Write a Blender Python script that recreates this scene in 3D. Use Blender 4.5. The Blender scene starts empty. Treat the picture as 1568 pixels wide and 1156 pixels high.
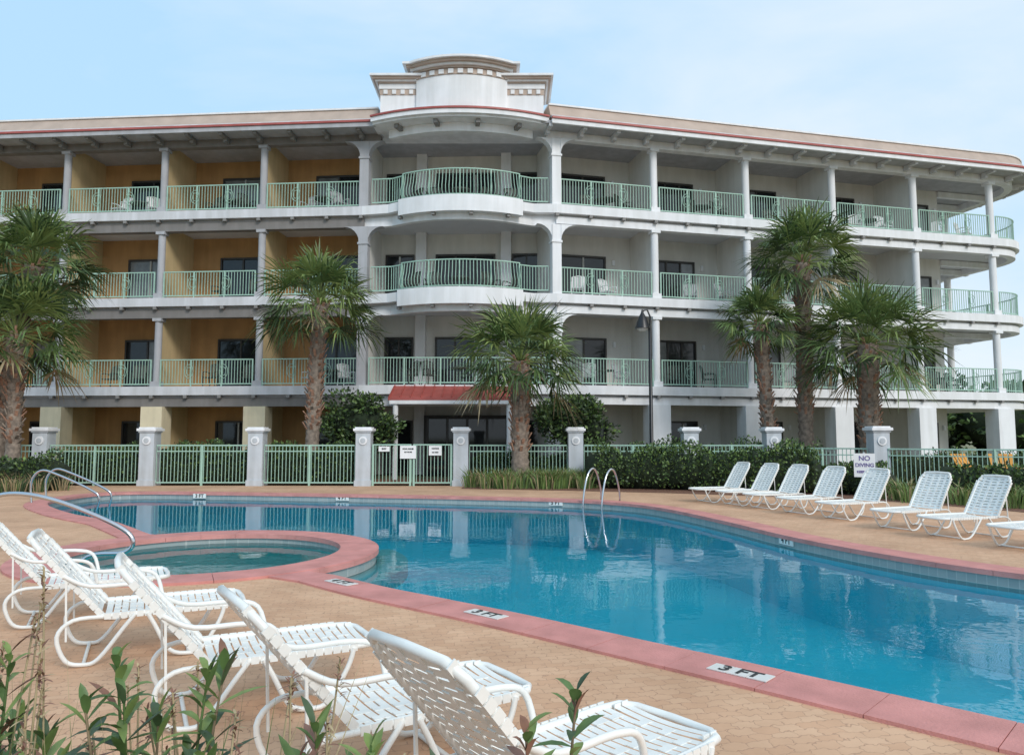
import bpy, math, random
from mathutils import Vector, Matrix
from mathutils.geometry import tessellate_polygon
random.seed(7)
R=random.uniform
scene=bpy.context.scene
COL=scene.collection

# ------------------------------------------------------------ materials
def mat(name,col,rough=0.7,var=0.12,scale=3.0,bump=0.0,bscale=40.0,metal=0.0,trans=0.0,stain=0.0):
    m=bpy.data.materials.new(name); m.use_nodes=True
    nt=m.node_tree; N=nt.nodes; L=nt.links
    b=N['Principled BSDF']; b.inputs['Roughness'].default_value=rough; b.inputs['Metallic'].default_value=metal
    tc=N.new('ShaderNodeTexCoord')
    n=N.new('ShaderNodeTexNoise'); n.inputs['Scale'].default_value=scale; n.inputs['Detail'].default_value=4
    L.new(tc.outputs['Object'],n.inputs['Vector'])
    r=N.new('ShaderNodeValToRGB')
    r.color_ramp.elements[0].position=0.3; r.color_ramp.elements[1].position=0.7
    r.color_ramp.elements[0].color=tuple(c*(1-var) for c in col)+(1,)
    r.color_ramp.elements[1].color=tuple(min(1,c*(1+var)) for c in col)+(1,)
    L.new(n.outputs['Fac'],r.inputs['Fac'])
    out=r.outputs['Color']
    if stain>0:
        mp=N.new('ShaderNodeMapping'); mp.inputs['Scale'].default_value=(1.5,1.5,0.18)
        n2=N.new('ShaderNodeTexNoise'); n2.inputs['Scale'].default_value=2.2; n2.inputs['Detail'].default_value=6
        L.new(tc.outputs['Object'],mp.inputs['Vector']); L.new(mp.outputs['Vector'],n2.inputs['Vector'])
        r2=N.new('ShaderNodeValToRGB'); r2.color_ramp.elements[0].position=0.42; r2.color_ramp.elements[1].position=0.62
        r2.color_ramp.elements[0].color=(1-stain,1-stain,1-stain*1.1,1); r2.color_ramp.elements[1].color=(1,1,1,1)
        L.new(n2.outputs['Fac'],r2.inputs['Fac'])
        mx=N.new('ShaderNodeMix'); mx.data_type='RGBA'; mx.blend_type='MULTIPLY'; mx.inputs[0].default_value=1
        L.new(out,mx.inputs[6]); L.new(r2.outputs['Color'],mx.inputs[7]); out=mx.outputs[2]
    L.new(out,b.inputs['Base Color'])
    if bump>0:
        n3=N.new('ShaderNodeTexNoise'); n3.inputs['Scale'].default_value=bscale; n3.inputs['Detail'].default_value=3
        L.new(tc.outputs['Object'],n3.inputs['Vector'])
        bp=N.new('ShaderNodeBump'); bp.inputs['Strength'].default_value=bump; bp.inputs['Distance'].default_value=0.02
        L.new(n3.outputs['Fac'],bp.inputs['Height']); L.new(bp.outputs['Normal'],b.inputs['Normal'])
    if trans>0:
        t=N.new('ShaderNodeBsdfTranslucent'); L.new(out,t.inputs['Color'])
        ms=N.new('ShaderNodeMixShader'); ms.inputs[0].default_value=trans
        o=N['Material Output']; L.new(b.outputs[0],ms.inputs[1]); L.new(t.outputs[0],ms.inputs[2]); L.new(ms.outputs[0],o.inputs[0])
    return m

M={}
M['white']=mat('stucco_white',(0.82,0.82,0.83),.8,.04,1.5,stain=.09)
M['grey']=mat('stucco_grey',(0.44,0.44,0.46),.8,.07,1.5,stain=.12)  # on the left wing this grey paint also carries the front's shade
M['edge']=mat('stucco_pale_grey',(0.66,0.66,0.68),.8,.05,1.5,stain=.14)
M['beam']=mat('stucco_shaded_grey',(0.22,0.205,0.195),.8,.07,1.5,stain=.12)  # left-wing beams: greyer paint, darkened further with their shade in the colour
M['beige']=mat('stucco_beige',(0.71,0.69,0.64),.85,.05,1.2,stain=.07)
M['ochre']=mat('stucco_ochre',(0.50,0.29,0.125),.85,.12,1.2,stain=.12)
M['ochre2']=mat('stucco_ochre_light',(0.64,0.48,0.26),.85,.09,1.2,stain=.10)
M['cream']=mat('stucco_cream',(0.79,0.68,0.47),.85,.07,1.5,stain=.1)
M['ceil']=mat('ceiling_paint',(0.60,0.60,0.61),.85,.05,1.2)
M['tan']=mat('roof_tan',(0.46,0.36,0.295),.7,.10,2)
M['red']=mat('roof_red_metal',(0.38,0.085,0.07),.45,.15,3)
M['bracket']=mat('bracket_grey',(0.24,0.23,0.22),.7,.1,2)
M['frame']=mat('door_frame_bronze',(0.04,0.035,0.03),.4,.1,3)
M['wframe']=mat('door_frame_pale',(0.45,0.45,0.43),.5,.1,3)
M['glass']=mat('dark_glass',(0.02,0.024,0.027),.04,.2,2)
M['curtain']=mat('glass_with_curtain',(0.2,0.21,0.21),.12,.3,2.5)
M['mint']=mat('mint_paint',(0.36,0.54,0.44),.45,.08,4)
M['chair']=mat('patio_furniture_dark',(0.05,0.055,0.045),.6,.2,6)
M['chaise']=mat('white_vinyl',(0.80,0.80,0.765),.4,.05,8)
M['chrome']=mat('stainless_steel',(0.62,0.63,0.65),.18,.04,5,metal=1.0)
M['black']=mat('black_metal',(0.012,0.012,0.014),.35,.2,5)
M['trunk']=mat('palm_bark',(0.24,0.19,0.15),.95,.4,9,.8,30)
M['boot']=mat('palm_boot',(0.32,0.18,0.12),.9,.4,12)
M['pf1']=mat('palm_leaf_mid',(0.115,0.18,0.055),.5,.25,2,trans=.2)
M['pf2']=mat('palm_leaf_light',(0.22,0.28,0.085),.5,.25,2,trans=.2)
M['pf3']=mat('palm_leaf_dark',(0.05,0.088,0.03),.55,.25,2)
M['dry']=mat('dry_leaf',(0.36,0.28,0.16),.8,.3,5)
M['straw']=mat('straw',(0.42,0.34,0.20),.8,.3,5)
M['h1']=mat('shrub_leaf_mid',(0.08,0.14,0.038),.5,.3,4)
M['h2']=mat('shrub_leaf_light',(0.15,0.23,0.06),.5,.3,4)
M['h3']=mat('shrub_leaf_dark',(0.03,0.055,0.02),.6,.3,4)
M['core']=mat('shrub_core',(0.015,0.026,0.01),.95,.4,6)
M['twig']=mat('twig',(0.20,0.15,0.09),.9,.3,8)
M['mulch']=mat('mulch',(0.19,0.09,0.055),.95,.5,18,.8,60)
M['coping']=mat('coping_pink',(0.62,0.26,0.23),.75,.12,3,.3,70,stain=.12)
M['tile']=mat('white_tile',(0.75,0.74,0.70),.3,.04,5)
M['ink']=mat('black_ink',(0.03,0.03,0.03),.5,.1,5)
M['sign']=mat('sign_white',(0.8,0.8,0.8),.5,.03,5)
M['purple']=mat('sign_purple',(0.14,0.11,0.30),.5,.05,5)
M['orange']=mat('orange_wood',(0.62,0.28,0.04),.6,.15,5)
M['dark']=mat('dark_interior',(0.04,0.035,0.03),.6,.3,2)
M['post']=mat('fence_post_stucco',(0.54,0.57,0.60),.85,.07,3,.3,60,stain=.15)
M['sand']=mat('ground_sand_grass',(0.20,0.19,0.10),.95,.35,.6,.6,30)

def paver():
    m=bpy.data.materials.new('brick_pavers'); m.use_nodes=True; nt=m.node_tree;N=nt.nodes;L=nt.links
    b=N['Principled BSDF']; b.inputs['Roughness'].default_value=.85
    tc=N.new('ShaderNodeTexCoord'); mp=N.new('ShaderNodeMapping'); mp.inputs['Rotation'].default_value=(0,0,math.radians(-12))
    L.new(tc.outputs['Object'],mp.inputs['Vector'])
    nz=N.new('ShaderNodeTexNoise'); nz.inputs['Scale'].default_value=16; L.new(mp.outputs[0],nz.inputs['Vector'])
    va=N.new('ShaderNodeVectorMath'); va.operation='MULTIPLY_ADD'; va.inputs[1].default_value=(.09,.09,0)
    L.new(nz.outputs['Color'],va.inputs[0]); L.new(mp.outputs[0],va.inputs[2])
    br=N.new('ShaderNodeTexBrick'); br.inputs['Scale'].default_value=1; br.inputs['Brick Width'].default_value=.13
    br.inputs['Row Height'].default_value=.08; br.inputs['Mortar Size'].default_value=.004; br.inputs['Mortar Smooth'].default_value=.8
    br.inputs['Color1'].default_value=(.66,.415,.26,1); br.inputs['Color2'].default_value=(.60,.355,.215,1); br.inputs['Mortar'].default_value=(.44,.26,.165,1)
    L.new(va.outputs[0],br.inputs['Vector'])
    n=N.new('ShaderNodeTexNoise'); n.inputs['Scale'].default_value=.8; n.inputs['Detail'].default_value=10; n.inputs['Roughness'].default_value=.65; L.new(tc.outputs['Object'],n.inputs['Vector'])
    r=N.new('ShaderNodeValToRGB'); r.color_ramp.elements[0].position=.36; r.color_ramp.elements[1].position=.64
    r.color_ramp.elements[0].color=(.82,.80,.78,1); r.color_ramp.elements[1].color=(1.06,1.06,1.06,1)
    L.new(n.outputs['Fac'],r.inputs['Fac'])
    mx=N.new('ShaderNodeMix'); mx.data_type='RGBA'; mx.blend_type='MULTIPLY'; mx.inputs[0].default_value=1
    L.new(br.outputs['Color'],mx.inputs[6]); L.new(r.outputs['Color'],mx.inputs[7]); L.new(mx.outputs[2],b.inputs['Base Color'])
    bp=N.new('ShaderNodeBump'); bp.inputs['Strength'].default_value=.4; bp.inputs['Distance'].default_value=.003; bp.invert=True
    L.new(br.outputs['Fac'],bp.inputs['Height']); L.new(bp.outputs[0],b.inputs['Normal'])
    return m
M['paver']=paver()

def tileband(name,c1,c2,mo,w=.15,h=.15):
    m=bpy.data.materials.new(name); m.use_nodes=True; nt=m.node_tree;N=nt.nodes;L=nt.links
    b=N['Principled BSDF']; b.inputs['Roughness'].default_value=.3
    tc=N.new('ShaderNodeTexCoord'); sp=N.new('ShaderNodeSeparateXYZ'); L.new(tc.outputs['Object'],sp.inputs[0])
    ad=N.new('ShaderNodeMath'); ad.operation='SUBTRACT'; L.new(sp.outputs[0],ad.inputs[0]); L.new(sp.outputs[1],ad.inputs[1])
    cb=N.new('ShaderNodeCombineXYZ'); L.new(ad.outputs[0],cb.inputs[0]); L.new(sp.outputs[2],cb.inputs[1])
    br=N.new('ShaderNodeTexBrick'); br.offset=0; br.inputs['Scale'].default_value=1; br.inputs['Brick Width'].default_value=w; br.inputs['Row Height'].default_value=h
    br.inputs['Mortar Size'].default_value=.005; br.inputs['Color1'].default_value=c1; br.inputs['Color2'].default_value=c2; br.inputs['Mortar'].default_value=mo
    L.new(cb.outputs[0],br.inputs['Vector']); L.new(br.outputs['Color'],b.inputs['Base Color'])
    return m
M['band']=tileband('waterline_tile',(.27,.32,.32,1),(.34,.37,.36,1),(.45,.46,.44,1))
M['basin']=mat('pool_plaster',(0.20,0.83,0.94),.6,.04,.7)
M['basin2']=mat('spa_plaster',(0.34,0.82,0.78),.6,.06,.7)
M['ledge']=mat('spa_ledge',(0.66,0.74,0.72),.6,.06,2)

def water():
    m=bpy.data.materials.new('pool_water'); m.use_nodes=True; nt=m.node_tree;N=nt.nodes;L=nt.links
    N.remove(N['Principled BSDF']); o=N['Material Output']
    tc=N.new('ShaderNodeTexCoord')
    n1=N.new('ShaderNodeTexNoise'); n1.inputs['Scale'].default_value=.9; n1.inputs['Detail'].default_value=2; L.new(tc.outputs['Object'],n1.inputs['Vector'])
    n2=N.new('ShaderNodeTexNoise'); n2.inputs['Scale'].default_value=6; n2.inputs['Detail'].default_value=2; L.new(tc.outputs['Object'],n2.inputs['Vector'])
    b1=N.new('ShaderNodeBump'); b1.inputs['Strength'].default_value=.2; b1.inputs['Distance'].default_value=.03; L.new(n1.outputs['Fac'],b1.inputs['Height'])
    b2=N.new('ShaderNodeBump'); b2.inputs['Strength'].default_value=.28; b2.inputs['Distance'].default_value=.005; L.new(n2.outputs['Fac'],b2.inputs['Height']); L.new(b1.outputs[0],b2.inputs['Normal'])
    t=N.new('ShaderNodeBsdfTransparent'); t.inputs[0].default_value=(.50,.96,1,1)
    g=N.new('ShaderNodeBsdfGlossy'); g.inputs['Roughness'].default_value=.015; L.new(b2.outputs[0],g.inputs['Normal'])
    f=N.new('ShaderNodeFresnel'); f.inputs['IOR'].default_value=1.48; L.new(b2.outputs[0],f.inputs['Normal'])
    ms=N.new('ShaderNodeMixShader'); L.new(f.outputs[0],ms.inputs[0]); L.new(t.outputs[0],ms.inputs[1]); L.new(g.outputs[0],ms.inputs[2]); L.new(ms.outputs[0],o.inputs[0])
    return m
M['water']=water()

# ------------------------------------------------------------ mesh builder
def offs(path,d,closed=False):
    n=len(path); out=[]
    for i,p in enumerate(path):
        p=Vector(p[:2])
        a=Vector(path[i-1][:2]) if (i>0 or closed) else None
        c=Vector(path[(i+1)%n][:2]) if (i<n-1 or closed) else None
        d1=(p-a).normalized() if a is not None else (c-p).normalized()
        d2=(c-p).normalized() if c is not None else d1
        n1=Vector((d1.y,-d1.x)); n2=Vector((d2.y,-d2.x)); m=(n1+n2)
        if m.length<1e-4: m=n1
        m.normalize(); k=max(.5,m.dot(n1)); q=p+m*(d/k); out.append((q.x,q.y))
    return out

class MB:
    def __init__(s,mats): s.v=[];s.f=[];s.m=[];s.sm=[];s.names=mats
    def add(s,vs,fs,m=0,smooth=False):
        if isinstance(m,str):
            if m not in s.names: s.names.append(m)
            m=s.names.index(m)
        o=len(s.v); s.v.extend(tuple(v) for v in vs)
        for f in fs: s.f.append(tuple(i+o for i in f)); s.m.append(m); s.sm.append(smooth)
    def box(s,c,size,rz=0,m=0,M4=None):
        x,y,z=[a/2 for a in size]
        vs=[Vector((sx*x,sy*y,sz*z)) for sz in(-1,1) for sy in(-1,1) for sx in(-1,1)]
        if M4 is None: M4=Matrix.Translation(c)@Matrix.Rotation(rz,4,'Z')
        s.add([M4@v for v in vs],[(0,2,3,1),(4,5,7,6),(0,1,5,4),(2,6,7,3),(0,4,6,2),(1,3,7,5)],m)
    def bar(s,a,b,w,h,m=0):
        a=Vector(a);b=Vector(b);d=b-a
        if d.length<1e-5:return
        q=d.to_track_quat('X','Z'); s.box(None,(d.length,w,h),0,m,Matrix.Translation((a+b)/2)@q.to_matrix().to_4x4())
    def sweep(s,path,prof,m=0,closed=False,cap=True):
        rings=[offs(path,o,closed) for o,z in prof]; n=len(path); k=len(prof)
        vs=[(rings[j][i][0],rings[j][i][1],prof[j][1]) for i in range(n) for j in range(k)]
        fs=[]
        for i in range(n if closed else n-1):
            i2=(i+1)%n
            for j in range(k):
                j2=(j+1)%k; fs.append((i*k+j,i2*k+j,i2*k+j2,i*k+j2))
        if not closed and cap: fs.append(tuple(range(k))); fs.append(tuple((n-1)*k+j for j in range(k-1,-1,-1)))
        s.add(vs,fs,m)
    def band(s,path,o0,o1,z0,z1,m=0,closed=False): s.sweep(path,[(o0,z0),(o1,z0),(o1,z1),(o0,z1)],m,closed)
    def sheet(s,polys,z,m=0):
        t=tessellate_polygon([[Vector((p[0],p[1],0)) for p in q] for q in polys]); allp=[p for q in polys for p in q]
        fs=[]
        for a,b,c in t:
            A,B,C=allp[a],allp[b],allp[c]
            if (B[0]-A[0])*(C[1]-A[1])-(B[1]-A[1])*(C[0]-A[0])<0: b,c=c,b
            fs.append((a,b,c))
        s.add([(p[0],p[1],z) for p in allp],fs,m)
    def prism(s,poly,z0,z1,m=0):
        s.sheet([poly],z0,m); s.sheet([poly],z1,m); n=len(poly)
        s.add([(p[0],p[1],z0) for p in poly]+[(p[0],p[1],z1) for p in poly],[(i,(i+1)%n,(i+1)%n+n,i+n) for i in range(n)],m)
    def tube(s,pts,r,n=8,m=0,closed=False,cap=True):
        pts=[Vector(p) for p in pts]; k=len(pts); rr=r if isinstance(r,(list,tuple)) else [r]*k
        vs=[]; up=None
        for i,p in enumerate(pts):
            a=pts[i-1] if (i>0 or closed) else p; b=pts[(i+1)%k] if (i<k-1 or closed) else p
            d=(b-a).normalized()
            if up is None:
                up=Vector((0,0,1)) if abs(d.z)<.9 else Vector((1,0,0))
            x=d.cross(up)
            if x.length<1e-4: x=d.cross(Vector((0,1,0)))
            x.normalize(); y=x.cross(d).normalized(); up=y
            for j in range(n):
                t=2*math.pi*j/n; vs.append(p+(x*math.cos(t)+y*math.sin(t))*rr[i])
        fs=[]
        for i in range(k if closed else k-1):
            i2=(i+1)%k
            for j in range(n):
                j2=(j+1)%n; fs.append((i*n+j,i*n+j2,i2*n+j2,i2*n+j))
        s.add(vs,fs,m,True)
        if cap and not closed: s.add(vs[:n],[tuple(range(n-1,-1,-1))],m); s.add(vs[-n:],[tuple(range(n))],m)
    def mesh(s,name):
        me=bpy.data.meshes.new(name); me.from_pydata([tuple(v) for v in s.v],[],s.f)
        for nm in s.names: me.materials.append(M[nm])
        me.polygons.foreach_set('material_index',s.m); me.polygons.foreach_set('use_smooth',s.sm); me.update(); return me
    def obj(s,name,parent=None,loc=(0,0,0),rz=0): return place(s.mesh(name),name,parent,loc,rz)
def place(me,name,parent=None,loc=(0,0,0),rz=0,sc=1):
    o=bpy.data.objects.new(name,me); COL.objects.link(o); o.location=loc; o.rotation_euler=(0,0,rz); o.scale=(sc,sc,sc)
    if parent: o.parent=parent
    return o
def emp(name,loc=(0,0,0)):
    o=bpy.data.objects.new(name,None); COL.objects.link(o); o.location=loc; o.empty_display_size=.3; return o
def smooth(pts,n=4,closed=False):
    P=[Vector(p) for p in pts]; k=len(P); out=[]
    for i in range(k if closed else k-1):
        p0=P[i-1] if (i>0 or closed) else P[i]; p1=P[i]; p2=P[(i+1)%k]; p3=P[(i+2)%k] if (i+2<k or closed) else p2
        for j in range(n):
            t=j/n; out.append(.5*((2*p1)+(p2-p0)*t+(2*p0-5*p1+4*p2-p3)*t*t+(3*p1-p0-3*p2+p3)*t**3))
    if not closed: out.append(P[-1])
    return out
def resample(path,step):
    P=[Vector(p[:2]) for p in path]; out=[]; d0=0; acc=0
    for a,b in zip(P,P[1:]):
        L=(b-a).length
        while d0<=acc+L and L>0:
            t=(d0-acc)/L; out.append((a.lerp(b,t),(b-a).normalized())); d0+=step
        acc+=L
    return out
def railing(mb,path,z0,h,step=.12,w=.02,m='mint',belly=0,post=1.35):
    L=sum((Vector(b[:2])-Vector(a[:2])).length for a,b in zip(path,path[1:]))
    n=max(1,round(L/step))
    mb.sweep(path,[(-.02,z0+h-.04),(.025,z0+h-.04),(.025,z0+h),(-.02,z0+h)],m)
    mb.sweep(path,[(-.015,z0+.08),(.02,z0+.08),(.02,z0+.12),(-.015,z0+.12)],m)
    for p,d in resample(path,L/n*.99999):
        rz=math.atan2(d.y,d.x)
        if belly>0:
            nr=Vector((d.y,-d.x,0)); q=Vector((p.x,p.y,0))
            pts=[q+nr*o+Vector((0,0,z0+z)) for o,z in ((0,.1),(belly,.22),(belly*1.1,.4),(belly*.5,.65),(0,h-.04))]
            mb.tube(pts,w*.6,4,m,cap=False)
        else: mb.box((p.x,p.y,z0+.1+(h-.14)/2),(w,w,h-.14),rz,m)
    if post:
        k=max(1,round(L/post))
        for p,d in resample(path,L/k*.99999): mb.box((p.x,p.y,z0+h/2),(.045,.045,h),math.atan2(d.y,d.x),m)

# ------------------------------------------------------------ pool layout
SC=(-4.0,9.8)
near=[(-1.95,8.15),(-1.18,7.4),(-.1,6.5),(1.0,5.5),(1.6,4.95),(2.15,4.43),(2.7,3.9),(4.0,2.65),(5.4,1.3)]
right=[(6.6,.6),(8.2,1.2),(8.8,3.0),(8.0,5.2),(6.7,6.9),(5.6,8.2),(4.9,9.3),(4.25,11.1),(3.8,13.4),(3.25,15.6),(2.5,17.0),(1.1,17.95),(-1.4,18.7),(-4.9,19.5),(-7.6,20.0),(-10.0,20.3),(-11.0,19.6),(-10.7,17.2),(-8.9,14.9),(-7.0,13.2)]
def arc(c,r,a0,a1,n): return [(c[0]+r*math.cos(math.radians(a0+(a1-a0)*i/n)),c[1]+r*math.sin(math.radians(a0+(a1-a0)*i/n))) for i in range(n+1)]
rs=[(p.x,p.y) for p in smooth([(p[0],p[1],0) for p in near+right],5)]
spa_arc=arc(SC,2.2,133,-40,30)
pool=rs+spa_arc
def ccw(P): return sum(a[0]*b[1]-b[0]*a[1] for a,b in zip(P,P[1:]+P[:1]))>0
if not ccw(pool): pool=pool[::-1]
spa=arc(SC,1.75,0,360,64)[:-1]
pool_big=offs(pool,.04,True); spa_big=offs(spa,.04,True)

g=MB(['sand'])
S=900
g.sheet([[(-S,-S),(S,-S),(S,S),(-S,S)],[(-12.5,-.5),(-12.5,21.2),(10,21.2),(10,-.5)]],-.03,'sand'); g.obj('ground')
d=MB(['paver'])
d.sheet([[(-26,-8),(30,-8),(30,14),(18,18.5),(11,22),(9,23.4),(-26,23.6)],pool_big,spa_big],0,'paver'); d.obj('pool_deck')
b=MB(['mulch'])
b.sheet([[(-1.5,22.0),(1.6,21.2),(4.2,20.3),(6.2,19.3),(9.0,17.6),(10.2,15.4),(11.2,12),(13.6,12.5),(13,18),(10.9,22.0),(8.8,23.1),(-1.5,23.3)]],.006,'mulch')
b.sheet([[(-26,23.9),(22,23.9),(22,27),(-26,27)]],.008,'mulch'); b.obj('planting_bed')

SP=emp('swimming_pool')
bs=MB(['basin','band'])
bs.sheet([offs(pool,.04,True)],-1.1,'basin')
bs.sweep(pool,[(0,-1.15),(0,-.2),(.03,-.2),(.03,-1.15)],'basin',True)
bs.sweep(pool,[(.004,-.2),(.004,.0),(.03,.0),(.03,-.2)],'band',True)
bs.obj('basin',SP)
lg=MB(['ledge'])
ri=arc(SC,2.2,35,-48,24); ro=arc(SC,2.62,35,-40,24)
lg.prism(ri+ro[::-1],-.34,-.165,'ledge'); lg.obj('ledge',SP)
w=MB(['water']); w.sheet([pool],-.15,'water'); w.obj('water',SP)
HT=emp('hot_tub')
hb=MB(['basin2','band'])
hb.sheet([spa_big],-.95,'basin2'); hb.sweep(spa,[(0,-.95),(0,-.16),(.03,-.16),(.03,-.95)],'basin2',True)
hb.sweep(spa,[(.0,-.16),(.0,.0),(.03,.0),(.03,-.16)],'band',True)
ro=arc(SC,1.74,0,360,48)[:-1]; ri=arc(SC,1.3,0,360,48)[:-1]
hb.sheet([ro,ri],-.55,'basin2'); hb.sweep(ri,[(0,-.95),(0,-.552),(.02,-.552),(.02,-.95)],'basin2',True)
hb.obj('basin',HT)
w=MB(['water']); w.sheet([spa],-.11,'water'); w.obj('water',HT)
def coping(loop,w0,w1,z1,name,parent,step=.62):
    cp=MB(['coping']); n=len(loop)
    dist=[0]
    ext=loop+[loop[0]]
    for a,c in zip(ext,ext[1:]): dist.append(dist[-1]+(Vector(c)-Vector(a)).length)
    L=dist[-1]; k=round(L/step); inn=offs(loop,w0,True); out=offs(loop,w1,True); inn.append(inn[0]); out.append(out[0])
    def at(arr,s):
        s%=L
        for i in range(n):
            if dist[i+1]>=s:
                t=(s-dist[i])/(dist[i+1]-dist[i]+1e-9); return Vector(arr[i]).lerp(Vector(arr[i+1]),t)
        return Vector(arr[0])
    for j in range(k):
        s0=j*L/k+.0025; s1=(j+1)*L/k-.0025
        q=[at(inn,s0+(s1-s0)*i/3) for i in range(4)]; r=[at(out,s0+(s1-s0)*i/3) for i in range(4)]
        zz=z1+R(-.0015,.0015); poly=[tuple(a) for a in q]+[tuple(a) for a in r[::-1]]
        cp.prism(poly,-.04,zz,'coping')
    return cp.obj(name,parent)
coping(pool,-.03,.42,.022,'coping',SP)
coping(spa,-.03,.455,.028,'coping',HT,.5)
def text(s,loc,size,rz,parent,rx=0,m='ink'):
    c=bpy.data.curves.new('txt','FONT'); c.body=s; c.size=size; c.align_x='CENTER'; c.align_y='CENTER'; c.extrude=.0005; c.offset=.004
    c.materials.append(M[m]); o=bpy.data.objects.new('lettering',c); COL.objects.link(o); o.location=loc; o.rotation_euler=(rx,0,rz); o.parent=parent
def marker(s,p,rz,size=.15,wd=.40):
    t=MB(['tile'])
    for i in range(3): t.box((math.cos(rz)*(i-1)*wd/3+p[0],math.sin(rz)*(i-1)*wd/3+p[1],.027),(wd/3-.006,.14,.006),rz,'tile')
    t.obj('depth_marker',SP); text(s,(p[0],p[1],.0325),size,rz,SP)
marker('3 FT',(1.44,4.80),math.radians(-42.5)); marker('3 FT',(-.22,6.35),math.radians(-42)); marker('4 FT',(-1.75,7.72),math.radians(-42))
def vmarker(s,p,rz):
    t=MB(['tile']); t.box((p[0],p[1],-.06),(.36,.02,.12),rz,'tile'); t.obj('depth_marker',SP)
    q=Matrix.Rotation(rz,3,'Z')@Vector((0,-.013,0)); text(s,(p[0]+q.x,p[1]+q.y,-.06),.13,rz,SP,math.pi/2)
vmarker('3 FT',(-8.4,20.08),-.12); vmarker('4 FT',(-4.4,19.38),-.2); vmarker('5 FT',(1.05,17.96),-.45); vmarker('4 FT',(4.17,11.4),-1.35)

# ------------------------------------------------------------ hotel
HB=emp('hotel_building')
def LW(k): return (-5.75-4.095*k,28.3+.32*k)
def RW(k): return (1.68+4.0*k,28+.97*k)
def arcp(x0,x1,y,s,n=20):
    h=(x1-x0)/2; rr=(h*h+s*s)/(2*s); cx=(x0+x1)/2; cy=y-s+rr; A=math.asin(h/rr)
    return [(cx+rr*math.sin(-A+2*A*i/n),cy-rr*math.cos(-A+2*A*i/n)) for i in range(n+1)]
bayarc=arcp(-4.15,.25,27.72,.62,18)
FLAT=[(-4.65,28.05),(.75,27.98)]
pE=Vector(RW(5.1)); dv=Vector((.972,.235)); lf=Vector((-.235,.972)); c0=pE+lf*1.9
endarc=[]
for i in range(1,11):
    a=math.radians(13.6-90+ 9*i); endarc.append((c0.x+1.9*math.cos(a),c0.y+1.9*math.sin(a)))
e2=Vector(endarc[-1])+lf*9; endarc.append((e2.x,e2.y))
WP=offs([LW(7),LW(0),RW(0),RW(4.85)],-2.3)
W3=Vector(WP[3])+lf*10
zf=[3.45,6.93,10.4]; ROOFB=13.35
LWP=[LW(7),LW(0)]
st=MB(['white','grey','beige','ochre','ochre2','ceil','bracket'])
for fi,z in enumerate(zf):
    mid=([FLAT[0]]+bayarc+[FLAT[1]]) if fi else FLAT
    MAIN=[LW(7),LW(0)]+mid+[RW(0),RW(5.1)]+endarc
    st.prism(MAIN+[(W3.x+3,W3.y+1),(-31.5,44)],z-.4,z-.02,'ceil')
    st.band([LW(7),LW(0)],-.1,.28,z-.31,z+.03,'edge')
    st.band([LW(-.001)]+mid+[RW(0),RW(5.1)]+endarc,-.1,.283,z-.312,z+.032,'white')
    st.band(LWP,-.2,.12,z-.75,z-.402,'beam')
    if fi: st.band(bayarc,.0,.34,z-.52,z+.1,'white')
    st.band([RW(0),RW(5.1)]+endarc,-.2,.12,z-.68,z-.402,'white')
    st.band([LW(0)]+mid+[RW(0)],-.2,.02,z-.75,z-.402,'white')
    for pth in ([LW(7),LW(0)],bayarc,[RW(0),RW(5.1)]):
        if pth is bayarc and not fi: continue
        for p,dd in resample(pth,1.365):
            nr=Vector((dd.y,-dd.x)); q=p+nr*.20
            st.box((q.x,q.y,z-(.37 if pth is not bayarc else .57)),(.13,.16,.11),math.atan2(dd.y,dd.x),'bracket')
levels=[0]+zf
tops=[z-.4 for z in zf]+[13.4]
def wall(a,bq,z0,z1,m,th=.2): st.band([a,bq],-th,0,z0,z1,m)
inl=Vector((.078,.997)); inr=lf
for i,(z0,z1) in enumerate(zip(levels,tops)):
    wall(WP[0],WP[1],z0,z1,'ochre'); wall(WP[1],WP[2],z0,z1,'beige'); wall(WP[2],WP[3],z0,z1,'beige')
    wall(WP[3],(W3.x,W3.y),z0,z1,'beige')
    for k in range(0,8):
        a=Vector(LW(k)); q=a+inl*1.2
        st.box((q.x,q.y,(z0+z1)/2),(.18,2.25,z1-z0-.01),math.atan2(-.078,.997),'ochre2' if k else 'beige')
    for k in range(0,5):
        a=Vector(RW(k)); q=a+inr*1.2
        st.box((q.x,q.y,(z0+z1)/2),(.18,2.25,z1-z0-.01),math.atan2(.235,.972),'beige')
def bracket(p,dx,dy,zt,s,m):
    D=Vector((dx,dy,0)).normalized(); Nn=Vector((-D.y,D.x,0))*.17
    pr=[(0,0),(s,0)]+[(s-s*math.cos(math.radians(90-a)),-s+s*math.sin(math.radians(90-a))) for a in (15,30,45,60,75,90)]
    P=[Vector((p[0],p[1],zt))+D*x+Vector((0,0,z)) for x,z in pr]; n=len(P)
    vs=[q+Nn for q in P]+[q-Nn for q in P]
    fs=[(i,(i+1)%n,(i+1)%n+n,i+n) for i in range(n)]
    for i in range(1,n-1): fs+= [(0,i,i+1),(n,n+i+1,n+i)]
    st.add(vs,fs,m)
al=math.atan2(-.078,.997); ar=math.atan2(.235,.972)
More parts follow.
